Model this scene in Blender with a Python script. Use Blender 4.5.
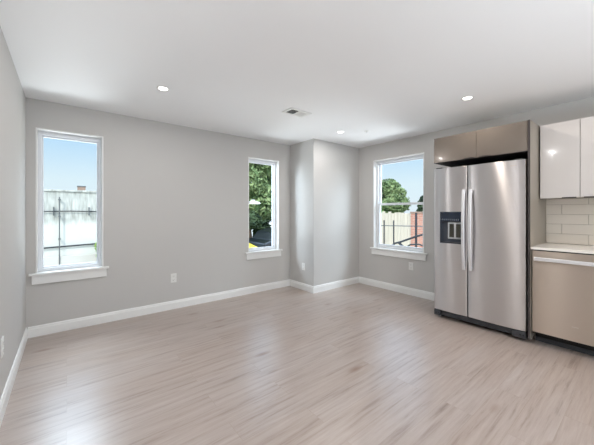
import bpy, bmesh, math, random
from mathutils import Vector, Matrix

# ------------------------------------------------------------------ camera, world, sun, large lights, exposure
SC = bpy.context.scene
COL = SC.collection
for o in list(bpy.data.objects):
    bpy.data.objects.remove(o)

EYE = 1.277
YAW = math.radians(38.69)
cam_d = bpy.data.cameras.new('camera')
cam_d.sensor_width = 36.0
cam_d.lens = 36.0 * 287.53 / 594.0
cam_d.shift_y = -(222.5 - 212.25) / 594.0
cam_d.clip_start = 0.02
cam = bpy.data.objects.new('camera', cam_d)
cam.location = (0, 0, EYE)
cam.rotation_euler = (math.radians(90), 0, -YAW)
COL.objects.link(cam)
SC.camera = cam

SC.view_settings.view_transform = 'Standard'
SC.view_settings.look = 'None'
SC.view_settings.gamma = 1.0
SC.view_settings.use_curve_mapping = False
SC.view_settings.exposure = 0.17

W = bpy.data.worlds.new('sky')
SC.world = W
W.use_nodes = True
wn, wl = W.node_tree.nodes, W.node_tree.links
wn.clear()
w_out = wn.new('ShaderNodeOutputWorld')
w_bg = wn.new('ShaderNodeBackground')
w_tc = wn.new('ShaderNodeTexCoord')
w_sep = wn.new('ShaderNodeSeparateXYZ')
w_rmp = wn.new('ShaderNodeValToRGB')
wl.new(w_tc.outputs['Generated'], w_sep.inputs[0])
wl.new(w_sep.outputs['Z'], w_rmp.inputs[0])
wl.new(w_rmp.outputs[0], w_bg.inputs['Color'])
wl.new(w_bg.outputs[0], w_out.inputs['Surface'])
e = w_rmp.color_ramp.elements
e[0].position = 0.0
e[0].color = (0.80, 0.90, 0.98, 1)
e[1].position = 1.0
e[1].color = (2.6, 3.2, 4.0, 1)
for pos, c in ((0.09, (0.76, 0.91, 1.0)), (0.22, (0.48, 0.74, 1.0)), (0.42, (1.6, 2.1, 2.8))):
    x = e.new(pos)
    x.color = (*c, 1)
w_bg.inputs['Strength'].default_value = 0.9

sun_d = bpy.data.lights.new('sun', 'SUN')
sun_d.energy = 2.6
sun_d.angle = math.radians(0.6)
sun_d.color = (1.0, 0.95, 0.87)
sun = bpy.data.objects.new('sun', sun_d)
sun.rotation_euler = Vector((0.50, 0.58, -0.66)).to_track_quat('-Z', 'Y').to_euler()
COL.objects.link(sun)

LAMP_W = 7.0            # each ceiling downlight
LAMP_COL = (1.0, 0.98, 0.97)
KITCHEN_COL = (1.0, 0.90, 0.79)
CEILING_FILL_W = 90.0         # fill light added behind the camera, turned up to brighten the ceiling
fl_d = bpy.data.lights.new('ceiling_fill', 'AREA')
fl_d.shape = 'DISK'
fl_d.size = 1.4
fl_d.energy = CEILING_FILL_W
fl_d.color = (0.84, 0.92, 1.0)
fl = bpy.data.objects.new('ceiling_fill', fl_d)
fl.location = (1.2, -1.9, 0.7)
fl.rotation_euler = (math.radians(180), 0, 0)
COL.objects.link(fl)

REAR_FILL_W = 195.0          # added fill light, shines in through the added doors behind the camera
pl_d = bpy.data.lights.new('rear_fill', 'AREA')
pl_d.shape = 'RECTANGLE'
pl_d.size, pl_d.size_y = 2.6, 1.95
pl_d.energy = REAR_FILL_W
pl_d.color = (0.84, 0.92, 1.0)
pl = bpy.data.objects.new('rear_fill', pl_d)
pl.location = (2.0, -3.45, 1.12)
pl.rotation_euler = (math.radians(100), 0, math.radians(180))
COL.objects.link(pl)

# fill lights added outside each window, high ones standing in for sky
SKY_FILL_W = 90.0
GROUND_FILL_W = 185.0          # low fill lights added outside, brighten the ceiling through the windows
for nm, p, aim, watt, sz, c in (
        ('sky_fill', (-0.1, 5.5, 3.0), (0.1, 3.9, 1.4), SKY_FILL_W, 1.3, (0.78, 0.89, 1.0)),
        ('sky_fill', (1.3, 4.95, 2.2), (3.0, 3.8, 1.3), SKY_FILL_W * 0.55, 0.9, (0.78, 0.89, 1.0)),
        ('sky_fill', (5.6, 1.4, 2.8), (4.2, 2.6, 1.4), SKY_FILL_W, 1.3, (0.78, 0.89, 1.0)),
        ('ground_fill', (0.05, 6.9, -0.60), (0.05, 4.0, 1.3), GROUND_FILL_W * 0.8, 1.5, (0.90, 0.95, 1.0)),
        ('ground_fill', (2.4, 6.6, -0.60), (2.5, 4.0, 1.3), GROUND_FILL_W * 0.45, 1.5, (0.90, 0.95, 1.0)),
        ('ground_fill', (7.0, 2.5, -0.60), (4.15, 2.6, 1.3), GROUND_FILL_W * 0.8, 1.5, (0.90, 0.95, 1.0))):
    sd = bpy.data.lights.new(nm, 'AREA')
    sd.shape = 'DISK'
    sd.size = sz
    sd.energy = watt
    sd.color = c
    so_ = bpy.data.objects.new(nm, sd)
    so_.location = p
    so_.rotation_euler = (Vector(aim) - Vector(p)).to_track_quat('-Z', 'Y').to_euler()
    COL.objects.link(so_)

# ------------------------------------------------------------------ dimensions (metres)
H = 2.44
XL, XR, YB, YF = -0.323, 4.145, 3.988, -3.2
BX, BY = 3.0386, 3.377
GZ = -0.80               # ground outside
T = 0.20                 # wall thickness

# ------------------------------------------------------------------ materials
def srgb(r, g, b):
    f = lambda v: (v / 255 / 12.92) if v / 255 <= 0.04045 else ((v / 255 + 0.055) / 1.055) ** 2.4
    return (f(r), f(g), f(b), 1)

def mat(name, col, rough=0.5, metal=0.0, spec=0.5, noise=0.0, nscale=8.0, bump=0.0, coat=0.0, aniso=0.0):
    m = bpy.data.materials.new(name)
    m.use_nodes = True
    n, l = m.node_tree.nodes, m.node_tree.links
    b = n['Principled BSDF']
    b.inputs['Base Color'].default_value = col
    b.inputs['Roughness'].default_value = rough
    b.inputs['Metallic'].default_value = metal
    b.inputs['Specular IOR Level'].default_value = spec
    b.inputs['Coat Weight'].default_value = coat
    b.inputs['Coat Roughness'].default_value = 0.05
    tc = n.new('ShaderNodeTexCoord')
    nt = n.new('ShaderNodeTexNoise')
    nt.inputs['Scale'].default_value = nscale
    nt.inputs['Detail'].default_value = 4
    l.new(tc.outputs['Object'], nt.inputs['Vector'])
    if noise > 0:
        mx = n.new('ShaderNodeMix')
        mx.data_type = 'RGBA'
        mx.inputs['A'].default_value = tuple(c * (1 - noise) for c in col[:3]) + (1,)
        mx.inputs['B'].default_value = tuple(min(1, c * (1 + noise)) for c in col[:3]) + (1,)
        l.new(nt.outputs['Fac'], mx.inputs['Factor'])
        l.new(mx.outputs['Result'], b.inputs['Base Color'])
    if bump > 0:
        bp = n.new('ShaderNodeBump')
        bp.inputs['Strength'].default_value = bump
        bp.inputs['Distance'].default_value = 0.01
        l.new(nt.outputs['Fac'], bp.inputs['Height'])
        l.new(bp.outputs[0], b.inputs['Normal'])
    if aniso > 0:
        b.inputs['Anisotropic'].default_value = aniso
        tg = n.new('ShaderNodeTangent')
        tg.direction_type = 'RADIAL'
        tg.axis = 'Z'
        l.new(tg.outputs[0], b.inputs['Tangent'])
    return m

M = {}
M['wall'] = mat('painted_plaster', srgb(203, 201, 198), 0.75, spec=0.3, noise=0.015, nscale=3, bump=0.02)
M['ceil'] = mat('ceiling_paint', srgb(246, 246, 246), 0.9, spec=0.2, noise=0.01, nscale=2)
M['trim'] = mat('white_trim_paint', srgb(240, 240, 238), 0.4, noise=0.01, nscale=4)
M['vinyl'] = mat('white_vinyl', srgb(236, 239, 243), 0.35, noise=0.01, nscale=5)
M['plastic'] = mat('white_plastic', srgb(238, 238, 235), 0.4, noise=0.01)
M['slot'] = mat('dark_slot', srgb(40, 40, 40), 0.6, noise=0.05)
M['black'] = mat('black_plastic', srgb(38, 38, 40), 0.45, noise=0.1, nscale=20)
M['blackgap'] = mat('matte_black', srgb(22, 22, 23), 0.7, noise=0.1)
M['grille'] = mat('charcoal_plastic', srgb(62, 64, 68), 0.4, noise=0.08, nscale=12)
M['greycab'] = mat('grey_gloss_laminate', srgb(119, 110, 102), 0.2, metal=0.4, noise=0.03, nscale=3, coat=0.3)
M['greyside'] = mat('grey_panel_laminate', srgb(152, 144, 133), 0.35, metal=0.15, noise=0.03, nscale=3)
M['edge'] = mat('dark_edge_band', srgb(62, 56, 56), 0.4, noise=0.03)
M['whitecab'] = mat('white_gloss_lacquer', srgb(206, 201, 198), 0.12, noise=0.01, coat=0.5)
M['quartz'] = mat('white_quartz', srgb(238, 233, 226), 0.2, noise=0.03, nscale=40)
M['tile'] = mat('ceramic_tile', srgb(222, 213, 201), 0.25, noise=0.02, nscale=6, coat=0.2)
M['grout'] = mat('grey_grout', srgb(178, 168, 156), 0.9, noise=0.04, nscale=30)
M['handle'] = mat('satin_aluminium', srgb(240, 240, 242), 0.3, metal=0.55, noise=0.02)
M['darkpull'] = mat('dark_pull', srgb(52, 46, 42), 0.35, metal=0.6, noise=0.05)
M['panel_glass'] = mat('dark_control_glass', srgb(26, 38, 56), 0.12, noise=0.1, nscale=10, coat=0.4)
M['icon'] = mat('printed_icon', srgb(128, 138, 152), 0.5, noise=0.02)
M['recess'] = mat('grey_recess_plastic', srgb(74, 80, 90), 0.4, noise=0.05)
M['paleplastic'] = mat('pale_grey_plastic', srgb(205, 207, 208), 0.4, noise=0.02)
M['paddle'] = mat('dark_paddle', srgb(58, 56, 46), 0.4, noise=0.1)
M['badge'] = mat('badge_metal', srgb(216, 208, 200), 0.3, metal=0.7, noise=0.02)
M['concrete_yard'] = mat('yard_concrete', srgb(186, 182, 174), 0.9, noise=0.12, nscale=1.2, bump=0.2)
M['conduit'] = mat('weathered_steel', srgb(96, 98, 98), 0.6, metal=0.2, noise=0.15, nscale=15)
M['cable'] = mat('black_cable', srgb(40, 42, 46), 0.6, noise=0.1)
M['bark'] = mat('bark', srgb(96, 78, 60), 0.9, noise=0.3, nscale=10, bump=0.4)
M['chim'] = mat('chimney_block', srgb(150, 126, 110), 0.9, noise=0.25, nscale=7)
M['yellow'] = mat('yellow_car_paint', srgb(222, 196, 70), 0.3, noise=0.02, coat=0.5)
M['darkcar'] = mat('dark_car_paint', srgb(22, 26, 32), 0.3, noise=0.05, coat=0.5)
M['carglass'] = mat('car_glass', srgb(24, 30, 36), 0.08, noise=0.02)
M['tyre'] = mat('tyre_rubber', srgb(30, 30, 30), 0.8, noise=0.1)
M['rim'] = mat('wheel_rim', srgb(180, 182, 186), 0.3, metal=0.8, noise=0.03)
M['lampgrey'] = mat('lamp_enamel', srgb(235, 236, 232), 0.4, noise=0.02)

def steel(name, col, rough):
    """brushed stainless: reflections stretched up and down, faint brushing"""
    m = mat(name, col, rough, metal=1.0, aniso=1.0)
    n, l = m.node_tree.nodes, m.node_tree.links
    b = n['Principled BSDF']
    b.inputs['Anisotropic Rotation'].default_value = STEEL_ROT
    tc = n.new('ShaderNodeTexCoord')
    mp = n.new('ShaderNodeMapping')
    mp.inputs['Scale'].default_value = (6, 6, 260)
    nt = n.new('ShaderNodeTexNoise')
    nt.inputs['Scale'].default_value = 3
    mx = n.new('ShaderNodeMix')
    mx.data_type = 'RGBA'
    mx.inputs['A'].default_value = tuple(c * 0.96 for c in col[:3]) + (1,)
    mx.inputs['B'].default_value = tuple(min(1, c * 1.03) for c in col[:3]) + (1,)
    l.new(tc.outputs['Object'], mp.inputs[0])
    l.new(mp.outputs[0], nt.inputs['Vector'])
    l.new(nt.outputs['Fac'], mx.inputs['Factor'])
    l.new(mx.outputs['Result'], b.inputs['Base Color'])
    return m
STEEL_ROT = 0.25
M['steel'] = steel('brushed_stainless', srgb(216, 213, 213), 0.31)
M['steel_dw'] = steel('brushed_stainless_warm', srgb(208, 196, 184), 0.32)

def glow(name, col, s):
    m = bpy.data.materials.new(name)
    m.use_nodes = True
    b = m.node_tree.nodes['Principled BSDF']
    b.inputs['Base Color'].default_value = col
    b.inputs['Emission Color'].default_value = col
    b.inputs['Emission Strength'].default_value = s
    return m
M['lens'] = glow('lit_lens', (1, 0.96, 0.9, 1), 6.0)

def glass():
    m = bpy.data.materials.new('window_glass')
    m.use_nodes = True
    n, l = m.node_tree.nodes, m.node_tree.links
    n.clear()
    out = n.new('ShaderNodeOutputMaterial')
    mix = n.new('ShaderNodeMixShader')
    tr = n.new('ShaderNodeBsdfTransparent')
    tr.inputs[0].default_value = (0.97, 0.985, 0.98, 1)
    gl = n.new('ShaderNodeBsdfGlossy')
    gl.inputs['Roughness'].default_value = 0.02
    fr = n.new('ShaderNodeFresnel')
    fr.inputs['IOR'].default_value = 1.09
    l.new(fr.outputs[0], mix.inputs[0])
    l.new(tr.outputs[0], mix.inputs[1])
    l.new(gl.outputs[0], mix.inputs[2])
    l.new(mix.outputs[0], out.inputs[0])
    return m
M['glass'] = glass()

def floor_mat():
    m = bpy.data.materials.new('oak_plank_floor')
    m.use_nodes = True
    n, l = m.node_tree.nodes, m.node_tree.links
    b = n['Principled BSDF']
    tc = n.new('ShaderNodeTexCoord')
    br = n.new('ShaderNodeTexBrick')
    br.offset = 0.37
    br.inputs['Scale'].default_value = 1.0
    br.inputs['Brick Width'].default_value = 1.22
    br.inputs['Row Height'].default_value = 0.18
    br.inputs['Mortar Size'].default_value = 0.0012
    br.inputs['Mortar Smooth'].default_value = 0.3
    br.inputs['Bias'].default_value = 0.0
    br.inputs['Color1'].default_value = (0, 0, 0, 1)
    br.inputs['Color2'].default_value = (1, 1, 1, 1)
    br.inputs['Mortar'].default_value = (0.5, 0.5, 0.5, 1)
    l.new(tc.outputs['Object'], br.inputs['Vector'])
    # every plank shifts the grain a little
    va = n.new('ShaderNodeVectorMath')
    va.operation = 'MULTIPLY_ADD'
    va.inputs[1].default_value = (3.0, 17.0, 5.0)
    l.new(br.outputs['Color'], va.inputs[0])
    l.new(tc.outputs['Object'], va.inputs[2])
    mp = n.new('ShaderNodeMapping')
    mp.inputs['Scale'].default_value = (1.1, 20.0, 1.0)
    l.new(va.outputs[0], mp.inputs[0])
    g1 = n.new('ShaderNodeTexNoise')
    g1.inputs['Scale'].default_value = 1.6
    g1.inputs['Detail'].default_value = 6
    g1.inputs['Roughness'].default_value = 0.7
    g1.inputs['Distortion'].default_value = 0.25
    l.new(mp.outputs[0], g1.inputs['Vector'])
    rp = n.new('ShaderNodeValToRGB')
    el = rp.color_ramp.elements
    el[0].position = 0.25
    el[0].color = FLOOR_DARK
    el[1].position = 0.72
    el[1].color = FLOOR_LIGHT
    q = el.new(0.45)
    q.color = FLOOR_MID
    l.new(g1.outputs['Fac'], rp.inputs[0])
    # broad plank to plank variation
    g2 = n.new('ShaderNodeTexNoise')
    g2.inputs['Scale'].default_value = 0.8
    mp2 = n.new('ShaderNodeMapping')
    mp2.inputs['Scale'].default_value = (0.7, 2.2, 1)
    l.new(va.outputs[0], mp2.inputs[0])
    l.new(mp2.outputs[0], g2.inputs['Vector'])
    mx = n.new('ShaderNodeMix')
    mx.data_type = 'RGBA'
    mx.blend_type = 'MULTIPLY'
    mx.inputs['Factor'].default_value = 1.0
    r2 = n.new('ShaderNodeValToRGB')
    r2.color_ramp.elements[0].position = 0.3
    r2.color_ramp.elements[0].color = (0.93, 0.88, 0.83, 1)
    r2.color_ramp.elements[1].position = 0.7
    r2.color_ramp.elements[1].color = (1.0, 1.0, 1.0, 1)
    l.new(g2.outputs['Fac'], r2.inputs[0])
    l.new(rp.outputs[0], mx.inputs['A'])
    l.new(r2.outputs[0], mx.inputs['B'])
    # knots
    mp3 = n.new('ShaderNodeMapping')
    mp3.inputs['Scale'].default_value = (1.3, 3.6, 1)
    l.new(va.outputs[0], mp3.inputs[0])
    vo = n.new('ShaderNodeTexVoronoi')
    vo.inputs['Scale'].default_value = 1.0
    l.new(mp3.outputs[0], vo.inputs['Vector'])
    r3 = n.new('ShaderNodeValToRGB')
    r3.color_ramp.elements[0].position = 0.02
    r3.color_ramp.elements[0].color = (0.62, 0.46, 0.36, 1)
    r3.color_ramp.elements[1].position = 0.13
    r3.color_ramp.elements[1].color = (1, 1, 1, 1)
    l.new(vo.outputs['Distance'], r3.inputs[0])
    mk = n.new('ShaderNodeMix')
    mk.data_type = 'RGBA'
    mk.blend_type = 'MULTIPLY'
    mk.inputs['Factor'].default_value = 0.8
    l.new(mx.outputs['Result'], mk.inputs['A'])
    l.new(r3.outputs[0], mk.inputs['B'])
    # seams
    ms = n.new('ShaderNodeMix')
    ms.data_type = 'RGBA'
    ms.inputs['B'].default_value = (0.30, 0.23, 0.18, 1)
    fm = n.new('ShaderNodeMath')
    fm.operation = 'MULTIPLY'
    fm.inputs[1].default_value = 0.5
    l.new(br.outputs['Fac'], fm.inputs[0])
    l.new(fm.outputs[0], ms.inputs['Factor'])
    l.new(mk.outputs['Result'], ms.inputs['A'])
    l.new(ms.outputs['Result'], b.inputs['Base Color'])
    b.inputs['Roughness'].default_value = 0.30
    b.inputs['Specular IOR Level'].default_value = 0.6
    b.inputs['Coat Weight'].default_value = 0.25
    b.inputs['Coat Roughness'].default_value = 0.28
    bp = n.new('ShaderNodeBump')
    bp.inputs['Strength'].default_value = 0.06
    bp.inputs['Distance'].default_value = 0.004
    l.new(g1.outputs['Fac'], bp.inputs['Height'])
    l.new(bp.outputs[0], b.inputs['Normal'])
    return m
FLOOR_DARK = srgb(132, 117, 107)
FLOOR_MID = srgb(171, 157, 149)
FLOOR_LIGHT = srgb(186, 175, 169)
M['floor'] = floor_mat()

def brick_mat(name, c1, c2, mortar, w, h, ms, axes='XZ'):
    m = bpy.data.materials.new(name)
    m.use_nodes = True
    n, l = m.node_tree.nodes, m.node_tree.links
    b = n['Principled BSDF']
    b.inputs['Roughness'].default_value = 0.9
    tc = n.new('ShaderNodeTexCoord')
    sp = n.new('ShaderNodeSeparateXYZ')
    cb = n.new('ShaderNodeCombineXYZ')
    l.new(tc.outputs['Object'], sp.inputs[0])
    l.new(sp.outputs[axes[0]], cb.inputs[0])
    l.new(sp.outputs[axes[1]], cb.inputs[1])
    br = n.new('ShaderNodeTexBrick')
    br.inputs['Scale'].default_value = 1
    br.inputs['Brick Width'].default_value = w
    br.inputs['Row Height'].default_value = h
    br.inputs['Mortar Size'].default_value = ms
    br.inputs['Color1'].default_value = c1
    br.inputs['Color2'].default_value = c2
    br.inputs['Mortar'].default_value = mortar
    l.new(cb.outputs[0], br.inputs['Vector'])
    l.new(br.outputs['Color'], b.inputs['Base Color'])
    return m
M['redbrick'] = brick_mat('red_brick', srgb(190, 134, 114), srgb(178, 122, 102), srgb(184, 162, 146), 0.22, 0.075, 0.008, 'YZ')

def concrete_stained():
    """pale rendered wall with dark drips running down from its top edge"""
    m = mat('stained_render', srgb(196, 196, 188), 0.95, noise=0.10, nscale=3.5)
    n, l = m.node_tree.nodes, m.node_tree.links
    b = n['Principled BSDF']
    src = b.inputs['Base Color'].links[0].from_socket
    tc = n.new('ShaderNodeTexCoord')
    mp = n.new('ShaderNodeMapping')
    mp.inputs['Scale'].default_value = (9, 9, 1.6)
    nt = n.new('ShaderNodeTexNoise')
    nt.inputs['Scale'].default_value = 1.5
    nt.inputs['Detail'].default_value = 5
    sp = n.new('ShaderNodeSeparateXYZ')
    mr = n.new('ShaderNodeMapRange')
    mr.inputs['From Min'].default_value = 1.50
    mr.inputs['From Max'].default_value = 1.88
    mu = n.new('ShaderNodeMath')
    mu.operation = 'MULTIPLY'
    rp = n.new('ShaderNodeValToRGB')
    rp.color_ramp.elements[0].position = 0.30
    rp.color_ramp.elements[1].position = 0.75
    mx = n.new('ShaderNodeMix')
    mx.data_type = 'RGBA'
    mx.inputs['B'].default_value = srgb(134, 134, 126)
    l.new(tc.outputs['Object'], mp.inputs[0])
    l.new(mp.outputs[0], nt.inputs['Vector'])
    l.new(tc.outputs['Object'], sp.inputs[0])
    l.new(sp.outputs['Z'], mr.inputs['Value'])
    l.new(mr.outputs[0], mu.inputs[0])
    l.new(nt.outputs['Fac'], mu.inputs[1])
    l.new(mu.outputs[0], rp.inputs[0])
    l.new(rp.outputs[0], mx.inputs['Factor'])
    l.new(src, mx.inputs['A'])
    l.new(mx.outputs['Result'], b.inputs['Base Color'])
    return m
M['stained'] = concrete_stained()

def board_mat():
    m = mat('weathered_boards', srgb(198, 186, 167), 0.9, noise=0.22, nscale=2.0)
    n, l = m.node_tree.nodes, m.node_tree.links
    nt = [x for x in n if x.type == 'TEX_NOISE'][0]
    tc = [x for x in n if x.type == 'TEX_COORD'][0]
    mp = n.new('ShaderNodeMapping')
    mp.inputs['Scale'].default_value = (5, 5, 0.5)
    l.new(tc.outputs['Object'], mp.inputs[0])
    l.new(mp.outputs[0], nt.inputs['Vector'])
    return m
M['boards'] = board_mat()

def leaf_mat(name, c1, c2, sc):
    m = mat(name, c1, 0.7, spec=0.2)
    n, l = m.node_tree.nodes, m.node_tree.links
    b = n['Principled BSDF']
    nt = [x for x in n if x.type == 'TEX_NOISE'][0]
    nt.inputs['Scale'].default_value = sc
    rp = n.new('ShaderNodeValToRGB')
    rp.color_ramp.elements[0].position = 0.35
    rp.color_ramp.elements[0].color = c1
    rp.color_ramp.elements[1].position = 0.65
    rp.color_ramp.elements[1].color = c2
    l.new(nt.outputs['Fac'], rp.inputs[0])
    l.new(rp.outputs[0], b.inputs['Base Color'])
    return m
M['leaf'] = leaf_mat('leaf_mid', srgb(72, 98, 58), srgb(152, 168, 118), 3.0)
M['leafdark'] = leaf_mat('leaf_dark', srgb(40, 56, 42), srgb(86, 104, 72), 3.0)
M['leafbright'] = leaf_mat('leaf_bright', srgb(96, 130, 62), srgb(158, 182, 104), 4.0)

# ------------------------------------------------------------------ mesh helpers
class MB:
    """collects shapes in world coordinates; build() links them as ONE mesh object"""
    def __init__(self):
        self.bm = bmesh.new()

    def box(self, x0, x1, y0, y1, z0, z1, bev=0.0, seg=2):
        t = bmesh.new()
        r = bmesh.ops.create_cube(t, size=1)
        for v in r['verts']:
            v.co = Vector(((x0 + x1) / 2 + v.co.x * abs(x1 - x0), (y0 + y1) / 2 + v.co.y * abs(y1 - y0), (z0 + z1) / 2 + v.co.z * abs(z1 - z0)))
        if bev > 0:
            bmesh.ops.bevel(t, geom=t.edges[:], offset=bev, segments=seg, profile=0.5, affect='EDGES')
        self.merge(t)
        return self

    def merge(self, t, mx=None):
        if mx is not None:
            t.transform(mx)
        me = bpy.data.meshes.new('tmp')
        t.to_mesh(me)
        t.free()
        self.bm.from_mesh(me)
        bpy.data.meshes.remove(me)

    def cyl(self, p0, p1, r0, r1=None, n=16, cap=True):
        r1 = r0 if r1 is None else r1
        p0, p1 = Vector(p0), Vector(p1)
        d = p1 - p0
        t = bmesh.new()
        bmesh.ops.create_cone(t, cap_ends=cap, segments=n, radius1=r0, radius2=r1, depth=d.length)
        mx = Matrix.Translation((p0 + p1) / 2) @ d.to_track_quat('Z', 'Y').to_matrix().to_4x4()
        self.merge(t, mx)
        return self

    def tube(self, pts, r, n=8):
        pts = [Vector(p) for p in pts]
        rings = []
        up = Vector((0, 0, 1))
        for i, p in enumerate(pts):
            d = (pts[min(i + 1, len(pts) - 1)] - pts[max(i - 1, 0)]).normalized()
            a = d.cross(up)
            if a.length < 1e-3:
                a = d.cross(Vector((1, 0, 0)))
            a.normalize()
            b = d.cross(a)
            rings.append([self.bm.verts.new(p + (a * math.cos(2 * math.pi * k / n) + b * math.sin(2 * math.pi * k / n)) * r) for k in range(n)])
        for i in range(len(rings) - 1):
            for k in range(n):
                self.bm.faces.new((rings[i][k], rings[i][(k + 1) % n], rings[i + 1][(k + 1) % n], rings[i + 1][k]))
        self.bm.faces.new(rings[0][::-1])
        self.bm.faces.new(rings[-1])
        return self

    def lathe(self, c, prof, n=24, flip=1):
        """prof: (radius, z offset) pairs turned round the vertical axis at c"""
        c = Vector(c)
        rings = []
        for r, z in prof:
            rings.append([self.bm.verts.new(c + Vector((r * math.cos(2 * math.pi * k / n), r * math.sin(2 * math.pi * k / n), z * flip))) for k in range(n)])
        for i in range(len(rings) - 1):
            for k in range(n):
                self.bm.faces.new((rings[i][k], rings[i][(k + 1) % n], rings[i + 1][(k + 1) % n], rings[i + 1][k]))
        return self

    def prism(self, pts, a0, a1, axis, bev=0.0):
        """closed 2D outline swept along an axis: 'x' (pts = y,z), 'y' (pts = x,z), 'z' (pts = x,y)"""
        f = {'x': lambda u, v, a: (a, u, v), 'y': lambda u, v, a: (u, a, v), 'z': lambda u, v, a: (u, v, a)}[axis]
        t = bmesh.new()
        A = [t.verts.new(f(u, v, a0)) for u, v in pts]
        B = [t.verts.new(f(u, v, a1)) for u, v in pts]
        n = len(pts)
        for i in range(n):
            t.faces.new((A[i], A[(i + 1) % n], B[(i + 1) % n], B[i]))
        t.faces.new(A[::-1])
        t.faces.new(B)
        bmesh.ops.recalc_face_normals(t, faces=t.faces[:])
        if bev > 0:
            bmesh.ops.bevel(t, geom=t.edges[:], offset=bev, segments=2, profile=0.5, affect='EDGES')
        self.merge(t)
        return self

    def build(self, name, material, parent=None, smooth=False, loc=None):
        bmesh.ops.recalc_face_normals(self.bm, faces=self.bm.faces[:])
        me = bpy.data.meshes.new(name)
        off = world_loc(parent) if parent is not None else Vector(loc or (0, 0, 0))
        if off.length > 0:
            self.bm.transform(Matrix.Translation(-off))
        self.bm.to_mesh(me)
        self.bm.free()
        me.materials.append(material)
        if smooth:
            for p in me.polygons:
                p.use_smooth = True
            try:
                me.set_sharp_from_angle(angle=math.radians(35))
            except Exception:
                pass
        o = bpy.data.objects.new(name, me)
        COL.objects.link(o)
        if parent is not None:
            o.parent = parent
        elif loc:
            o.location = loc
        return o

def world_loc(o):
    v = Vector((0, 0, 0))
    while o is not None:
        v += o.location
        o = o.parent
    return v

def empty(name, loc, label, cat, group=None):
    o = bpy.data.objects.new(name, None)
    o.empty_display_size = 0.1
    o.location = loc
    COL.objects.link(o)
    return tag(o, label, cat, group)

def tag(o, label, cat, group=None, kind=None):
    if label:
        o['label'] = label
    if cat:
        o['category'] = cat
    if group:
        o['group'] = group
    if kind:
        o['kind'] = kind
    return o

def struct(o, label, cat):
    return tag(o, label, cat, kind='structure')

def dup(root, loc, label):
    c = root.copy()
    COL.objects.link(c)
    c.location = loc
    c['label'] = label
    for ch in root.children:
        k = ch.copy()
        COL.objects.link(k)
        k.parent = c
        for g in ch.children:
            h = g.copy()
            COL.objects.link(h)
            h.parent = k
    return c

# ------------------------------------------------------------------ room shell
struct(MB().box(XL - T, XR + T, YF - T, YB + T, -0.12, 0).build('floor', M['floor']), 'light oak plank floor of the empty room', 'floor')
struct(MB().box(XL - T, XR + T, YF - T, YB + T, H, H + 0.2).build('ceiling', M['ceil']), 'flat white ceiling with recessed downlights', 'ceiling')
struct(MB().box(XL - T, XL, YF - T, YB + T, 0, H).build('wall_left', M['wall']), 'pale grey plain wall at the left edge', 'wall')
struct(MB().box(BX, XR, BY, YB, 0, H).build('wall_corner', M['wall']), 'boxed out wall section jutting into the far corner', 'wall')

def wall_with_openings(name, axis, c0, c1, a0, a1, ops, label):
    """ops: (a_start, a_end, z0, z1)"""
    mb = MB()
    def b(p, q, z0, z1):
        if axis == 'x':
            mb.box(p, q, c0, c1, z0, z1)
        else:
            mb.box(c0, c1, p, q, z0, z1)
    cur = a0
    for s, e_, z0, z1 in sorted(ops):
        b(cur, s, 0, H)
        b(s, e_, 0, z0)
        b(s, e_, z1, H)
        cur = e_
    b(cur, a1, 0, H)
    return struct(mb.build(name, M['wall']), label, 'wall')

W1 = (-0.250, 0.331, 0.640, 2.150)
W2 = (2.214, 2.806, 0.640, 2.146)
W3 = (2.152, 3.058, 0.660, 2.168)
wall_with_openings('wall_back', 'x', YB, YB + T, XL, XR, [W1, W2], 'long grey back wall with two tall narrow windows')
wall_with_openings('wall_right', 'y', XR, XR + T, YF, YB, [W3], 'grey right wall carrying the double hung window and kitchen')

W4 = (0.65, 3.35, 0.0, 2.12)  # opening added behind the viewer to let the fill light in
wall_with_openings('wall_front', 'x', YF - T, YF, XL, XR, [W4], 'grey wall behind the viewer with doors added for fill light')

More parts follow.
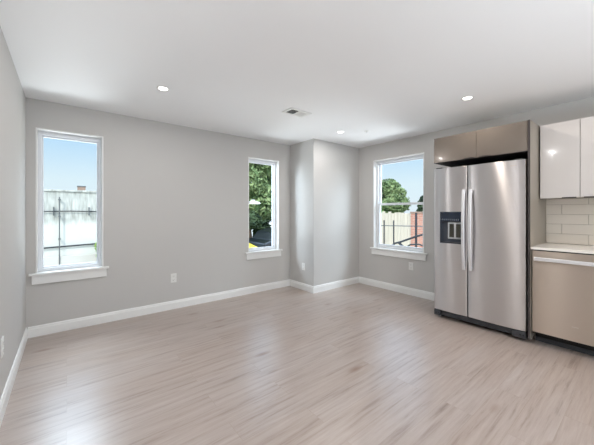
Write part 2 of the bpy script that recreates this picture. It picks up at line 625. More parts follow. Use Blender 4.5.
def window(name, axis, op, wallc, label, double=False):
    """axis 'x': window in the back wall (a = x, depth = +y); axis 'y': in the right wall (a = y, depth = +x)"""
    a0, a1, z0, z1 = op
    root = bpy.data.objects.new(name, None)
    root.location = ((a0 + a1) / 2, wallc, z0) if axis == 'x' else (wallc, (a0 + a1) / 2, z0)
    COL.objects.link(root)
    struct(root, label, 'window')
    def bx(mb, p, q, d0, d1, s, t, bev=0.002):
        if axis == 'x':
            mb.box(p, q, wallc + d0, wallc + d1, s, t, bev)
        else:
            mb.box(wallc + d0, wallc + d1, p, q, s, t, bev)
    j = 0.014
    mb = MB()                                   # jamb lining boards, slightly proud of the plaster
    bx(mb, a0, a0 + j, -0.005, 0.11, z0, z1)
    bx(mb, a1 - j, a1, -0.005, 0.11, z0, z1)
    bx(mb, a0 + j, a1 - j, -0.005, 0.11, z1 - j, z1)
    mb.build('jamb', M['trim'], root)
    fr = 0.030
    mb = MB()                                   # vinyl frame
    A0, A1, Z0, Z1 = a0 + j, a1 - j, z0 + 0.012, z1 - j
    bx(mb, A0, A0 + fr, 0.075, 0.16, Z0, Z1)
    bx(mb, A1 - fr, A1, 0.075, 0.16, Z0, Z1)
    bx(mb, A0 + fr, A1 - fr, 0.075, 0.16, Z1 - fr - 0.008, Z1)
    bx(mb, A0 + fr, A1 - fr, 0.075, 0.16, Z0, Z0 + fr)
    mb.build('window_frame', M['vinyl'], root)
    def sash(nm, s0, s1, d, w, wb, wt):
        m2 = MB()
        p, q = A0 + fr, A1 - fr
        bx(m2, p, p + w, d, d + 0.03, s0, s1)
        bx(m2, q - w, q, d, d + 0.03, s0, s1)
        bx(m2, p + w, q - w, d, d + 0.03, s0, s0 + wb)
        bx(m2, p + w, q - w, d, d + 0.03, s1 - wt, s1)
        so = m2.build(nm, M['vinyl'], root)
        g = MB()
        bx(g, p + w - 0.004, q - w + 0.004, d + 0.012, d + 0.018, s0 + wb - 0.004, s1 - wt + 0.004, 0)
        g.build('glass_pane', M['glass'], so)
        return so
    if double:
        mid = 1.415
        sash('upper_sash', mid - 0.018, Z1 - fr - 0.008, 0.118, 0.022, 0.036, 0.016)
        lo = sash('lower_sash', Z0 + fr, mid + 0.018, 0.082, 0.022, 0.030, 0.036)
        k = MB()
        am = (a0 + a1) / 2
        bx(k, am - 0.03, am + 0.03, 0.070, 0.084, mid + 0.004, mid + 0.016, 0.002)
        k.build('sash_lock', M['vinyl'], lo)
    else:
        sash('sash', Z0 + fr, Z1 - fr - 0.008, 0.105, 0.012, 0.014, 0.016)
    mb = MB()                                   # stool with horns
    bx(mb, a0 - 0.052, a1 + 0.052, -0.035, 0.0, z0 - 0.012, z0 + 0.010, 0.004)
    bx(mb, a0, a1, -0.010, 0.11, z0 - 0.0005, z0 + 0.010, 0.001)
    mb.build('window_sill', M['trim'], root)
    mb = MB()
    bx(mb, a0 - 0.030, a1 + 0.030, -0.018, 0.0, z0 - 0.104, z0 - 0.012, 0.003)
    mb.build('apron', M['trim'], root)
    return root

window('window_1', 'x', W1, YB, 'tall narrow white window at the left, pale wall outside')
window('window_2', 'x', W2, YB, 'tall narrow white window beside the boxed corner, tree outside')
window('window_3', 'y', W3, XR, 'white double hung window left of the refrigerator', True)

dr = bpy.data.objects.new('added_door_1', None)  # unseen doors, added to frame the rear fill light
dr.location = (2.0, YF, 0)
COL.objects.link(dr)
struct(dr, 'white glazed doors added behind the viewer for fill light', 'door')
mb = MB()
for a in (0.65, 1.28 + 0.65, 3.28):
    mb.box(a, a + (0.07 if a != 1.93 else 0.14), YF - 0.14, YF - 0.06, 0.06, 2.06, 0.004)
mb.box(0.65, 3.35, YF - 0.14, YF - 0.06, 0, 0.06, 0.004)
mb.box(0.65, 3.35, YF - 0.14, YF - 0.06, 2.06, 2.12, 0.004)
mb.build('door_frame', M['vinyl'], dr)
for a, b in ((0.72, 1.93), (2.07, 3.28)):
    MB().box(a, b, YF - 0.104, YF - 0.096, 0.06, 2.06).build('glass_pane', M['glass'], dr)

# baseboards: flat board with a stepped, eased top
def base_profile(s):
    return [(0, 0), (s * 0.015, 0), (s * 0.015, 0.082), (s * 0.011, 0.090), (s * 0.011, 0.100), (s * 0.006, 0.110), (0, 0.110)]
def base_y(name, x, s, y0, y1, label):           # runs along y on a wall at x
    struct(MB().prism([(x + u, v) for u, v in base_profile(s)], y0, y1, 'y').build(name, M['trim']), label, 'baseboard')
def base_x(name, y, s, x0, x1, label):
    struct(MB().prism([(y + u, v) for u, v in base_profile(s)], x0, x1, 'x').build(name, M['trim']), label, 'baseboard')
base_y('baseboard_left', XL, 1, YF, YB, 'white baseboard along the left wall')
base_x('baseboard_back', YB, -1, XL + 0.015, BX, 'white baseboard under the two tall windows')
base_y('baseboard_corner_side', BX, -1, BY - 0.015, YB - 0.015, 'short white baseboard on the left face of the boxed corner')
base_x('baseboard_corner_face', BY, -1, BX, XR, 'white baseboard on the front face of the boxed corner')
base_y('baseboard_right', XR, -1, 1.72, BY - 0.015, 'white baseboard under the double hung window')

# ------------------------------------------------------------------ ceiling fittings
def downlight(x, y, label, col=LAMP_COL):
    r = empty('recessed_downlight', (x, y, H), label, 'ceiling light', 'recessed ceiling downlights')
    mb = MB().lathe((x, y, H), [(0.056, 0.0), (0.056, -0.002), (0.052, -0.004), (0.044, -0.004), (0.040, -0.002), (0.040, 0.0)], 32)
    mb.build('trim_ring', M['plastic'], r, True)
    mb = MB().cyl((x, y, H - 0.0030), (x, y, H - 0.0005), 0.0398, n=32)
    mb.build('lens', M['lens'], r)
    ld = bpy.data.lights.new('downlight_lamp', 'AREA')
    ld.shape = 'DISK'
    ld.size = 0.075
    ld.energy = LAMP_W * (0.8 if x > 2.5 else 1.0)
    ld.color = col
    lo = bpy.data.objects.new('downlight_lamp', ld)
    lo.location = (0, 0, -0.008)
    lo.parent = r
    COL.objects.link(lo)
    return r
downlight(0.706, 2.896, 'round downlight in the ceiling in front of the left window, leftmost one in view')
downlight(3.097, 2.858, 'small far downlight in the ceiling near the boxed out corner')
downlight(3.184, 1.200, 'round downlight in the ceiling in front of the refrigerator', KITCHEN_COL)
for x, y in ((0.29, 1.255), (0.35, -0.9), (1.7, -2.3), (3.0, 0.05), (2.9, -1.2)):
    r = downlight(x, y, 'recessed downlight in the ceiling overhead, out of view', KITCHEN_COL if x > 2.5 else LAMP_COL)

v = empty('ceiling_vent', (2.09, 2.617, H), 'white rectangular two way air register in the ceiling', 'air vent')
mb = MB()
vx0, vx1, vy0, vy1 = 1.945, 2.245, 2.525, 2.71
mb.box(vx0, vx1, vy0, vy0 + 0.03, H - 0.008, H, 0.002)
mb.box(vx0, vx1, vy1 - 0.03, vy1, H - 0.008, H, 0.002)
mb.box(vx0, vx0 + 0.032, vy0 + 0.03, vy1 - 0.03, H - 0.008, H, 0.002)
mb.box(vx1 - 0.032, vx1, vy0 + 0.03, vy1 - 0.03, H - 0.008, H, 0.002)
mb.box(2.082, 2.108, vy0 + 0.03, vy1 - 0.03, H - 0.008, H, 0.002)
mb.build('vent_frame', M['plastic'], v)
MB().box(vx0 + 0.03, vx1 - 0.03, vy0 + 0.028, vy1 - 0.028, H - 0.0012, H).build('dark_duct', M['blackgap'], v)
for k in range(5):
    yy = vy0 + 0.03
    x = vx0 + 0.040 + k * 0.0215
    mb = MB()
    mb.prism([(x + 0.010, H - 0.0012), (x + 0.013, H - 0.0012), (x + 0.003, H - 0.010), (x, H - 0.010)], yy, vy1 - 0.03, 'y')
    mb.build('louver', M['plastic'], v)
for k in range(5):
    x = 2.112 + k * 0.0205
    mb = MB()
    mb.prism([(x, H - 0.0012), (x + 0.003, H - 0.0012), (x + 0.015, H - 0.010), (x + 0.012, H - 0.010)], vy0 + 0.03, vy1 - 0.03, 'y')
    mb.build('louver', M['plastic'], v)

sp = empty('fire_sprinkler', (3.349, 2.59, H), 'tiny sprinkler head in the ceiling beside the far downlight', 'sprinkler')
MB().lathe((3.349, 2.59, H), [(0.036, 0), (0.036, -0.002), (0.030, -0.006), (0.012, -0.007), (0.010, -0.016), (0.0, -0.016)], 24).build('escutcheon', M['plastic'], sp, True)
mb = MB().cyl((3.349, 2.59, H - 0.026), (3.349, 2.59, H - 0.012), 0.005, n=10)
mb.cyl((3.349, 2.59, H - 0.029), (3.349, 2.59, H - 0.026), 0.014, n=16)
mb.build('deflector', M['handle'], sp)

# ------------------------------------------------------------------ wall outlets
def outlet(pos, normal, label, w=0.074, h=0.118):
    """duplex outlet plate on a wall; normal is a horizontal axis direction pointing into the room"""
    p = Vector(pos)
    n = Vector(normal)
    s = Vector((-n.y, n.x, 0))
    r = empty('wall_outlet', pos, label, 'power outlet', 'white duplex outlets on the walls')
    def bx(mb, c, su, sz, d0, d1, bev):
        a = p + s * (c[0] - su / 2) + n * d0 + Vector((0, 0, c[1] - sz / 2))
        b = p + s * (c[0] + su / 2) + n * d1 + Vector((0, 0, c[1] + sz / 2))
        mb.box(min(a.x, b.x), max(a.x, b.x), min(a.y, b.y), max(a.y, b.y), a.z, b.z, bev)
    mb = MB()
    bx(mb, (0, 0), w, h, 0, 0.006, 0.0025)
    mb.build('cover_plate', M['plastic'], r)
    for z in (0.024, -0.024):
        mb = MB()
        bx(mb, (0, z), 0.034, 0.030, 0.005, 0.0085, 0.003)
        so = mb.build('socket', M['plastic'], r)
        mb = MB()
        for u in (-0.007, 0.007):
            bx(mb, (u, z + 0.003), 0.0025, 0.009, 0.0075, 0.0088, 0)
        bx(mb, (0, z - 0.008), 0.005, 0.005, 0.0075, 0.0088, 0)
        mb.build('slots', M['slot'], so)
    mb = MB()
    c = p + n * 0.005
    mb.cyl(c, c + n * 0.003, 0.003, n=10)
    mb.build('screw', M['handle'], r)
    return r
outlet((1.102, YB, 0.408), (0, -1, 0), 'white outlet low on the back wall between the two tall windows')
outlet((BX, 3.62, 0.385), (-1, 0, 0), 'white outlet low on the side of the boxed out corner')
outlet((XR, 2.362, 0.445), (-1, 0, 0), 'white outlet just below the double hung window')
outlet((XL, 2.60, 0.42), (1, 0, 0), 'white outlet low on the left wall at the edge of the view')

# ------------------------------------------------------------------ refrigerator
FX = 3.500                     # door face at the middle of each door
FY0, FY1, FZ0, FZ1 = 0.796, 1.704, 0.104, 1.802
SPLIT = 1.322
fr = empty('refrigerator', (3.8, 1.244, 0), 'side by side stainless steel refrigerator with ice dispenser and two bar handles', 'refrigerator')
MB().box(3.56, 4.10, FY0 + 0.006, FY1 - 0.006, 1.795, 1.800).build('top_cover', M['blackgap'], fr)  # black sheet, darkens the gap under the cabinet from below
MB().box(3.572, 4.10, FY0 + 0.004, FY1 - 0.004, 0.03, 1.795, 0.004).build('body', M['grille'], fr)

def door(name, y0, y1, hole=None, ra=0.020, rb=0.020):
    """slightly bowed door with rounded upright edges; hole = (ya, yb, za, zb)"""
    ys = []
    for k in range(7):
        a = math.pi / 2 * k / 6
        ys.append((y0 + ra - ra * math.cos(a), ra - ra * math.sin(a)))
    nmid = 16
    for k in range(1, nmid):
        ys.append((y0 + ra + (y1 - y0 - ra - rb) * k / nmid, 0.0))
    for k in range(7):
        a = math.pi / 2 * (1 - k / 6)
        ys.append((y1 - rb + rb * math.cos(a), rb - rb * math.sin(a)))
    if hole:
        for hy in hole[:2]:
            j = min(range(7, len(ys) - 7), key=lambda i: abs(ys[i][0] - hy))
            ys[j] = (hy, 0.0)
    def dx(y, base):
        t = (y - (y0 + y1) / 2) / ((y1 - y0) / 2)
        return base + 0.013 * t * t
    zs = [FZ0, FZ0 + 0.004] + ([hole[2], hole[3]] if hole else [0.7, 1.2]) + [FZ1 - 0.004, FZ1]
    bm = bmesh.new()
    g = []
    for zi, z in enumerate(zs):
        e_ = 0.004 if zi in (0, len(zs) - 1) else 0.0
        g.append([bm.verts.new((FX + dx(y, d) + e_, y, z)) for y, d in ys])
    for zi in range(len(zs) - 1):
        for i in range(len(ys) - 1):
            ym = (ys[i][0] + ys[i + 1][0]) / 2
            zm = (zs[zi] + zs[zi + 1]) / 2
            if hole and hole[0] < ym < hole[1] and hole[2] < zm < hole[3]:
                continue
            bm.faces.new((g[zi][i], g[zi][i + 1], g[zi + 1][i + 1], g[zi + 1][i]))
    XBk = FX + 0.066
    bk = [[bm.verts.new((XBk, y, z)) for y in (y0, y1)] for z in (FZ0, FZ1)]
    bm.faces.new((bk[0][0], bk[0][1], bk[1][1], bk[1][0]))
    bm.faces.new([row[0] for row in g] + [bk[1][0], bk[0][0]])
    bm.faces.new([row[-1] for row in g][::-1] + [bk[0][1], bk[1][1]])
    bm.faces.new(g[0][::-1] + [bk[0][0], bk[0][1]])
    bm.faces.new(g[-1] + [bk[1][1], bk[1][0]])
    mb = MB()
    mb.bm.free()
    mb.bm = bm
    return mb.build(name, M['steel'], fr, True)
DH = (1.380, 1.624, 0.912, 1.283)
fdoor = door('freezer_door', SPLIT + 0.005, FY1, DH, 0.004, 0.022)
rdoor = door('refrigerator_door', FY0, SPLIT - 0.005, None, 0.008, 0.004)

# dispenser set into the freezer door
ds = MB()
px0, px1 = FX + 0.001, FX + 0.062
ds.box(FX + 0.056, FX + 0.060, DH[0], DH[1], DH[2], DH[3])
ds.box(px0 + 0.003, FX + 0.058, DH[0] - 0.001, DH[0] + 0.004, DH[2], DH[3])
ds.box(px0 + 0.003, FX + 0.058, DH[1] - 0.004, DH[1] + 0.001, DH[2], DH[3])
ds.box(px0 + 0.003, FX + 0.058, DH[0], DH[1], DH[2] - 0.001, DH[2] + 0.006)
ds.box(px0 + 0.003, FX + 0.058, DH[0], DH[1], DH[3] - 0.004, DH[3] + 0.001)
disp = ds.build('dispenser_housing', M['recess'], fdoor)
MB().box(FX + 0.002, FX + 0.055, DH[0] + 0.005, DH[1] - 0.005, 1.170, DH[3] - 0.005, 0.003).build('control_panel', M['panel_glass'], fdoor)
mb = MB()
for k in range(9):
    yy = DH[1] - 0.028 - k * 0.0225
    mb.box(FX + 0.0005, FX + 0.0025, yy - 0.0065, yy + 0.0065, 1.184, 1.192)
    mb.box(FX + 0.0005, FX + 0.0025, yy - 0.003, yy + 0.003, 1.197, 1.201)
mb.build('control_icons', M['icon'], fdoor)
MB().box(FX + 0.030, FX + 0.0555, DH[0] + 0.006, 1.545, 0.965, 1.160, 0.004).build('paddle_frame', M['paleplastic'], fdoor)
for yy in (1.500, 1.425):
    mb = MB()
    mb.prism([(FX + 0.0295, 0.985), (FX + 0.031, 1.140), (FX + 0.026, 1.140), (FX + 0.020, 0.985)], yy - 0.025, yy + 0.025, 'y', 0.002)
    mb.build('paddle', M['paddle'], fdoor)
MB().box(FX + 0.006, FX + 0.055, DH[0] + 0.006, DH[1] - 0.006, DH[2] + 0.006, DH[2] + 0.014, 0.002).build('drip_tray', M['grille'], fdoor)

def bar_handle(name, parent, yc, z0, z1, w=0.031, t=0.016):
    """flat bowed bar, ends turned back to the door"""
    n = 20
    bm = bmesh.new()
    rings = []
    for k in range(n + 1):
        u = k / n
        z = z0 + (z1 - z0) * u
        bow = 1 - (2 * u - 1) ** 2
        xf = FX - 0.030 - 0.028 * bow
        c = []
        for (a, b) in ((-w / 2, t), (-w / 2, 0.004), (-w / 2 + 0.004, 0), (w / 2 - 0.004, 0), (w / 2, 0.004), (w / 2, t)):
            c.append(bm.verts.new((xf + b, yc + a, z)))
        rings.append(c)
    m = 6
    for k in range(n):
        for i in range(m):
            bm.faces.new((rings[k][i], rings[k][(i + 1) % m], rings[k + 1][(i + 1) % m], rings[k + 1][i]))
    bm.faces.new(rings[0][::-1])
    bm.faces.new(rings[-1])
    mb = MB()
    mb.bm.free()
    mb.bm = bm
    for z in (z0 + 0.012, z1 - 0.040):
        mb.box(FX - 0.030 + 0.004, FX + 0.006, yc - w / 2 + 0.004, yc + w / 2 - 0.004, z, z + 0.028, 0.003)
    return mb.build(name, M['handle'], parent, True)
bar_handle('door_handle', fdoor, 1.350, 0.632, 1.532)
bar_handle('door_handle', rdoor, 1.282, 0.632, 1.532)
MB().box(FX + 0.0035, FX + 0.006, 0.872, 0.935, 1.742, 1.750).build('badge', M['badge'], rdoor)

mb = MB()
mb.box(3.540, 3.575, FY0 + 0.10, FY1 - 0.06, 0.036, 0.098, 0.004)
for k in range(3):
    mb.box(3.536, 3.541, FY0 + 0.11, FY1 - 0.07, 0.040 + k * 0.017, 0.048 + k * 0.017, 0.001)
mb.build('toe_grille', M['grille'], fr)
for ya, yb in ((FY0 + 0.002, FY0 + 0.115), (FY1 - 0.075, FY1 - 0.002)):
    mb = MB()
    mb.box(3.516, 3.575, ya, yb, 0.028, 0.096, 0.006)
    hc = mb.build('foot_cover', M['grille'], fr)
    mb = MB()
    for yy in (ya + 0.02, ya + 0.045):
        mb.cyl((3.515, yy, 0.060), (3.518, yy, 0.060), 0.007, n=12)
    mb.build('screw_hole', M['blackgap'], hc)
for yy in (FY0 + 0.06, FY1 - 0.06):
    MB().cyl((3.62, yy, 0.0), (3.62, yy, 0.034), 0.02, n=12).build('levelling_foot', M['black'], fr)
    MB().box(3.52, 3.62, yy - 0.035, yy + 0.035, 1.795, 1.814, 0.004).build('hinge_cover', M['black'], fr)
mb = MB()
mb.box(3.56, 3.575, FY0 + 0.004, FY1 - 0.004, 0.10, 1.795)
mb.build('door_gasket', M['blackgap'], fr)

# ------------------------------------------------------------------ kitchen cabinets
TOPZ = 2.170
MB0 = empty('cabinet_end_panel', (3.8, 0.766, 0), 'tall grey end panel standing right of the refrigerator', 'panel')
MB().prism([(3.482, 0.05), (3.70, 0.05), (3.70, 0), (XR - 0.002, 0), (XR - 0.002, TOPZ), (3.482, TOPZ)], 0.757, 0.775, 'y').build('panel_board', M['greyside'], MB0)
MB().box(3.480, 3.482, 0.757, 0.775, 0.05, TOPZ).build('edge_band', M['edge'], MB0)

cb = empty('over_fridge_cabinet', (3.8, 1.23, 1.874), 'grey glossy two door cabinet mounted above the refrigerator', 'cabinet')
MB().box(3.512, XR - 0.002, 0.777, 1.690, 1.874, TOPZ, 0.001).build('carcass', M['greyside'], cb)
MB().box(3.494, XR - 0.05, 0.777, 1.690, 1.8705, 1.8738).build('dark_gap_board', M['blackgap'], cb)  # black board added to darken the gap above the refrigerator
for y0, y1, pa, pb in ((0.779, 1.226, 1.09, 1.195), (1.230, 1.690, 1.248, 1.35)):
    d = MB().box(3.490, 3.510, y0, y1, 1.874, TOPZ, 0.0015).build('cabinet_door', M['greycab'], cb)
    mb = MB()
    mb.box(3.480, 3.506, pa, pb, 1.8715, 1.8745, 0.0006)
    mb.box(3.4835, 3.4905, pa, pb, 1.8725, 1.8850, 0.0010)
    mb.build('edge_pull', M['darkpull'], d)

def wall_cabinet(y0, y1, ysplit, label, pulls):
    r = empty('wall_cabinet', (3.97, (y0 + y1) / 2, 1.418), label, 'cabinet', 'white glossy wall cabinets')
    MB().box(3.822, XR - 0.002, y0, y1, 1.420, TOPZ - 0.004, 0.001).build('carcass', M['greyside'], r)
    edges = [y0] + ysplit + [y1]
    for k in range(len(edges) - 1):
        a, b = edges[k] + 0.002, edges[k + 1] - 0.002
        d = MB().box(3.800, 3.820, a, b, 1.418, TOPZ - 0.004, 0.0015).build('cabinet_door', M['whitecab'], r)
        pa, pb = pulls[k]
        mb = MB()
        mb.box(3.786, 3.815, pa, pb, 1.4145, 1.4180, 0.0006)
        mb.box(3.7935, 3.8005, pa, pb, 1.4155, 1.4245, 0.0010)
        mb.build('edge_pull', M['darkpull'], d)
    return r
wall_cabinet(0.153, 0.747, [0.450], 'white glossy wall cabinet beside the tall grey end panel', [(0.325, 0.425), (0.475, 0.578)])
wall_cabinet(-0.60, 0.150, [-0.225], 'white glossy wall cabinet past the right edge of the view', [(-0.33, -0.25), (-0.20, -0.10)])

# backsplash: running bond of long flat tiles over grout
bs = empty('tile_backsplash', (XR, 0.08, 0.945), 'cream long tile backsplash between countertop and white wall cabinets', 'backsplash')
MB().box(XR - 0.026, XR - 0.002, -0.60, 0.757, 0.944, 1.420).build('grout', M['grout'], bs)
mb = MB()
tw, th, gp = 0.404, 0.1033, 0.003
row = 0
z = 0.945
while z < 1.418:
    z1 = min(z + th, 1.4195)
    off = 0.425 if row % 2 == 0 else 0.627
    k = -4
    while True:
        a = off + k * tw
        k += 1
        if a > 0.757:
            break
        y0, y1 = max(a, -0.60), min(a + tw, 0.757)
        if y1 - y0 > 0.01:
            mb.box(XR - 0.032, XR - 0.025, y0 + gp / 2, y1 - gp / 2, z + gp / 2, z1 - gp / 2, 0.0012, 1)
    z += th
    row += 1
mb.build('tiles', M['tile'], bs)

tag(MB().box(3.488, XR - 0.0335, -0.60, 0.7565, 0.921, 0.944, 0.002).build('countertop', M['quartz'], loc=(3.8, 0.08, 0.921)), 'white quartz countertop slab over the dishwasher', 'countertop')

dw = empty('dishwasher', (3.8, 0.455, 0), 'stainless steel dishwasher with bar handle under the white countertop', 'dishwasher')
MB().box(3.545, 4.12, 0.160, 0.752, 0.10, 0.9195, 0.002).build('tub_body', M['blackgap'], dw)
bm_ = MB()
pts = [(3.523, 0.157), (3.545, 0.157), (3.545, 0.752), (3.523, 0.752), (3.519, 0.749)] + [(3.519 - 0.004 * (1 - ((k / 8) * 2 - 1) ** 2), 0.749 - 0.589 * k / 8) for k in range(1, 8)] + [(3.519, 0.160)]
bm_.prism(pts, 0.128, 0.908, 'z')
dd = bm_.build('door_panel', M['steel_dw'], dw, True)
MB().box(3.519, 3.545, 0.157, 0.752, 0.908, 0.919, 0.001).build('top_gap_strip', M['blackgap'], dw)  # black strip stands in for the dark gap under the countertop
mb = MB()
mb.box(3.462, 3.478, 0.185, 0.728, 0.818, 0.852, 0.004, 3)
for yy in (0.200, 0.700):
    mb.box(3.474, 3.518, yy, yy + 0.016, 0.826, 0.844, 0.002)
mb.build('bar_handle', M['handle'], dd)
MB().box(3.5130, 3.5165, 0.425, 0.470, 0.252, 0.259).build('badge', M['badge'], dd)
MB().box(3.655, 3.67, 0.157, 0.752, 0.042, 0.105, 0.001).build('toe_kick', M['blackgap'], dw)  # black board stands in for the dark void below the door
MB().box(3.650, 3.67, 0.157, 0.752, 0.0, 0.042, 0.001).build('kick_strip', M['grille'], dw)  # dark grey carries the shade on the toe kick

bc = empty('base_cabinet', (3.8, -0.22, 0), 'grey base cabinet next to the dishwasher past the right edge of the view', 'cabinet')
MB().box(3.545, XR - 0.03, -0.60, 0.152, 0.10, 0.9205, 0.001).build('carcass', M['greyside'], bc)
for y0, y1 in ((-0.60, -0.226), (-0.222, 0.152)):
    d = MB().box(3.523, 3.543, y0, y1, 0.105, 0.915, 0.0015).build('cabinet_door', M['greycab'], bc)
    MB().box(3.508, 3.535, (y0 + y1) / 2 - 0.05, (y0 + y1) / 2 + 0.05, 0.915, 0.9175, 0.0005).build('edge_pull', M['darkpull'], d)
MB().box(3.655, 3.67, -0.60, 0.152, 0.0, 0.10, 0.001).build('toe_kick', M['black'], bc)

# ------------------------------------------------------------------ outside
rng = random.Random(7)
struct(MB().box(-20, 40, YB + T + 0.02, 45, GZ - 0.2, GZ).box(XR + T + 0.02, 40, -20, YB + T + 0.02, GZ - 0.2, GZ).build('ground', M['concrete_yard']), 'pale concrete yard outside the windows', 'ground')
struct(MB().box(XL - T, XR + T, YF - T, YB + T, GZ - 0.2, -0.121).build('foundation', M['concrete_yard']), 'house foundation below the floor', 'foundation')

cw = empty('concrete_wall', (-0.8, 10.15, GZ), 'tall pale rendered yard wall with dark drip stains outside the left window', 'wall')
MB().box(-5.5, 3.6, 10.0, 10.3, GZ, 1.83, 0.01).build('wall_body', M['stained'], cw)
MB().box(-5.55, 3.65, 9.965, 10.335, 1.83, 1.885, 0.01).build('coping', M['stained'], cw)
MB().box(-5.5, 3.6, 9.90, 10.0, GZ, 0.10, 0.01).build('ledge', M['concrete_yard'], cw)
ch = empty('chimney', (0.325, 10.16, 1.885), 'small square block chimney standing on top of the pale yard wall', 'chimney')
MB().box(0.235, 0.415, 10.06, 10.25, 1.885, 1.985, 0.004).build('stack', M['chim'], ch)
MB().box(0.225, 0.425, 10.045, 10.265, 1.985, 2.015, 0.004).build('cap', M['conduit'], ch)
cd = empty('conduit_pipe', (-0.15, 9.884, GZ), 'thin upright steel pipe fixed to the pale yard wall', 'pipe')
MB().cyl((-0.15, 9.884, GZ), (-0.15, 9.884, 1.68), 0.0135, n=10).build('pipe_run', M['conduit'], cd)
for z in (0.55, 1.15, 1.6):
    MB().box(-0.175, -0.125, 9.868, 10.0, z, z + 0.03).build('pipe_clip', M['conduit'], cd)
c1 = empty('wall_cable', (0, 9.97, 1.29), 'upper straight cable on brackets across the pale yard wall', 'cable', 'cables on the pale yard wall')
MB().tube([(-5.4 + k * 0.5, 9.95, 1.295 + 0.012 * math.sin(k * 1.3)) for k in range(18)], 0.014).build('cable_run', M['cable'], c1)
for x in (-4.5, -3.0, -1.6, -0.27, 0.49, 1.9, 3.2):
    MB().box(x - 0.014, x + 0.014, 9.94, 10.0, 1.19, 1.42, 0.003).build('bracket', M['conduit'], c1)
c2 = empty('wall_cable', (0, 9.97, 0.37), 'lower sloping black cable across the pale yard wall', 'cable', 'cables on the pale yard wall')
MB().tube([(-5.4 + k * 0.5, 9.95, 0.36 + 0.034 * (-5.4 + k * 0.5)) for k in range(18)], 0.02).build('cable_run', M['cable'], c2)
for x in (-4.2, -1.9, 1.4, 3.0):
    MB().box(x - 0.014, x + 0.014, 9.94, 10.0, 0.36 + 0.034 * x - 0.03, 0.36 + 0.034 * x + 0.03, 0.003).build('bracket', M['conduit'], c2)

def leaves(mb, blobs, n, size, seed):
    """many small folded leaf sprays scattered through ellipsoid clumps"""
    r = random.Random(seed)
    tot = sum(b[3] ** 2 for b in blobs)
    bm = mb.bm
    for (cx, cy, cz, rad, sq) in blobs:
        k = int(n * rad ** 2 / tot)
        for i in range(k):
            while True:
                d = Vector((r.gauss(0, 1), r.gauss(0, 1), r.gauss(0, 1)))
                if d.length > 0.05:
                    break
            d.normalize()
            q = d * rad * (0.55 + 0.45 * r.random() ** 0.5) * (0.85 + 0.3 * r.random())
            p = Vector((cx + q.x, cy + q.y, cz + q.z * sq))
            nrm = (d + Vector((r.gauss(0, 0.5), r.gauss(0, 0.5), r.gauss(0, 0.5) + 0.3))).normalized()
            a = nrm.orthogonal().normalized()
            a.rotate(Matrix.Rotation(r.uniform(0, 6.28), 3, nrm))
            b = nrm.cross(a)
            s = size * (0.6 + 0.8 * r.random())
            f = nrm * s * 0.25
            v1 = bm.verts.new(p - a * s)
            v2 = bm.verts.new(p + b * s * 0.45 + f)
            v3 = bm.verts.new(p + a * s)
            v4 = bm.verts.new(p - b * s * 0.45 + f)
            bm.faces.new((v1, v2, v3))
            bm.faces.new((v1, v3, v4))

def tree(x, y, height, crown, label, leafm, seed, n=5200, size=0.17, low=0.35, name='leafy_tree'):
    r = random.Random(seed)
    root = empty(name, (x, y, GZ), label, 'tree')
    top = GZ + height
    mb = MB()
    tr = 0.05 + height * 0.018
    pts = [(x + r.uniform(-.06, .06) * k, y + r.uniform(-.06, .06) * k, GZ + (height * 0.75) * k / 6) for k in range(7)]
    mb.tube(pts, tr, 10)
    for k in range(6):
        b = Vector(pts[2 + k % 4])
        a = r.uniform(0, 6.28)
        mb.tube([b, b + Vector((math.cos(a), math.sin(a), 0.7)) * crown * 0.4, b + Vector((math.cos(a), math.sin(a), 0.9)) * crown * 0.75], tr * 0.35, 6)
    mb.build('trunk', M['bark'], root, True)
    blobs = []
    zc0, zc1 = GZ + height * low, top - crown * 0.35
    for k in range(16):
        u = k / 15
        rad = crown * (0.5 + 0.12 * r.random())
        a = k * 2.4
        rr = crown * 0.62 * math.sin(math.pi * (0.15 + 0.75 * u))
        rr *= r.uniform(0.75, 1.3)
        blobs.append((x + rr * math.cos(a), y + rr * math.sin(a), zc0 + (zc1 - zc0) * u + r.uniform(-0.1, 0.1) * crown, rad * (1.0 - 0.35 * u) * r.uniform(0.7, 1.15), 0.8))
    fb = MB()
    leaves(fb, blobs, n, size, seed + 1)
    me = fb.build('foliage', leafm, root)
    return root
tree(7.4, 13.3, 6.2, 2.0, 'big dense green tree filling the narrow window beside the boxed corner', M['leaf'], 11, 15000, 0.115, 0.34)
tree(12.6, 18.5, 5.2, 1.9, 'darker tree standing behind the big green tree', M['leafdark'], 12, 5000, 0.18, 0.3)
tree(3.0, 18.5, 5.0, 1.7, 'darker tree rising behind the end of the pale yard wall', M['leafdark'], 13, 4500, 0.18, 0.3)
tree(13.6, 9.15, 3.95, 1.15, 'round green tree rising above the board fence outside the double hung window', M['leaf'], 14, 7000, 0.095, 0.55)
tree(14.2, 7.25, 3.0, 0.55, 'small slim tree above the red brick wall', M['leafdark'], 15, 1800, 0.10, 0.6)

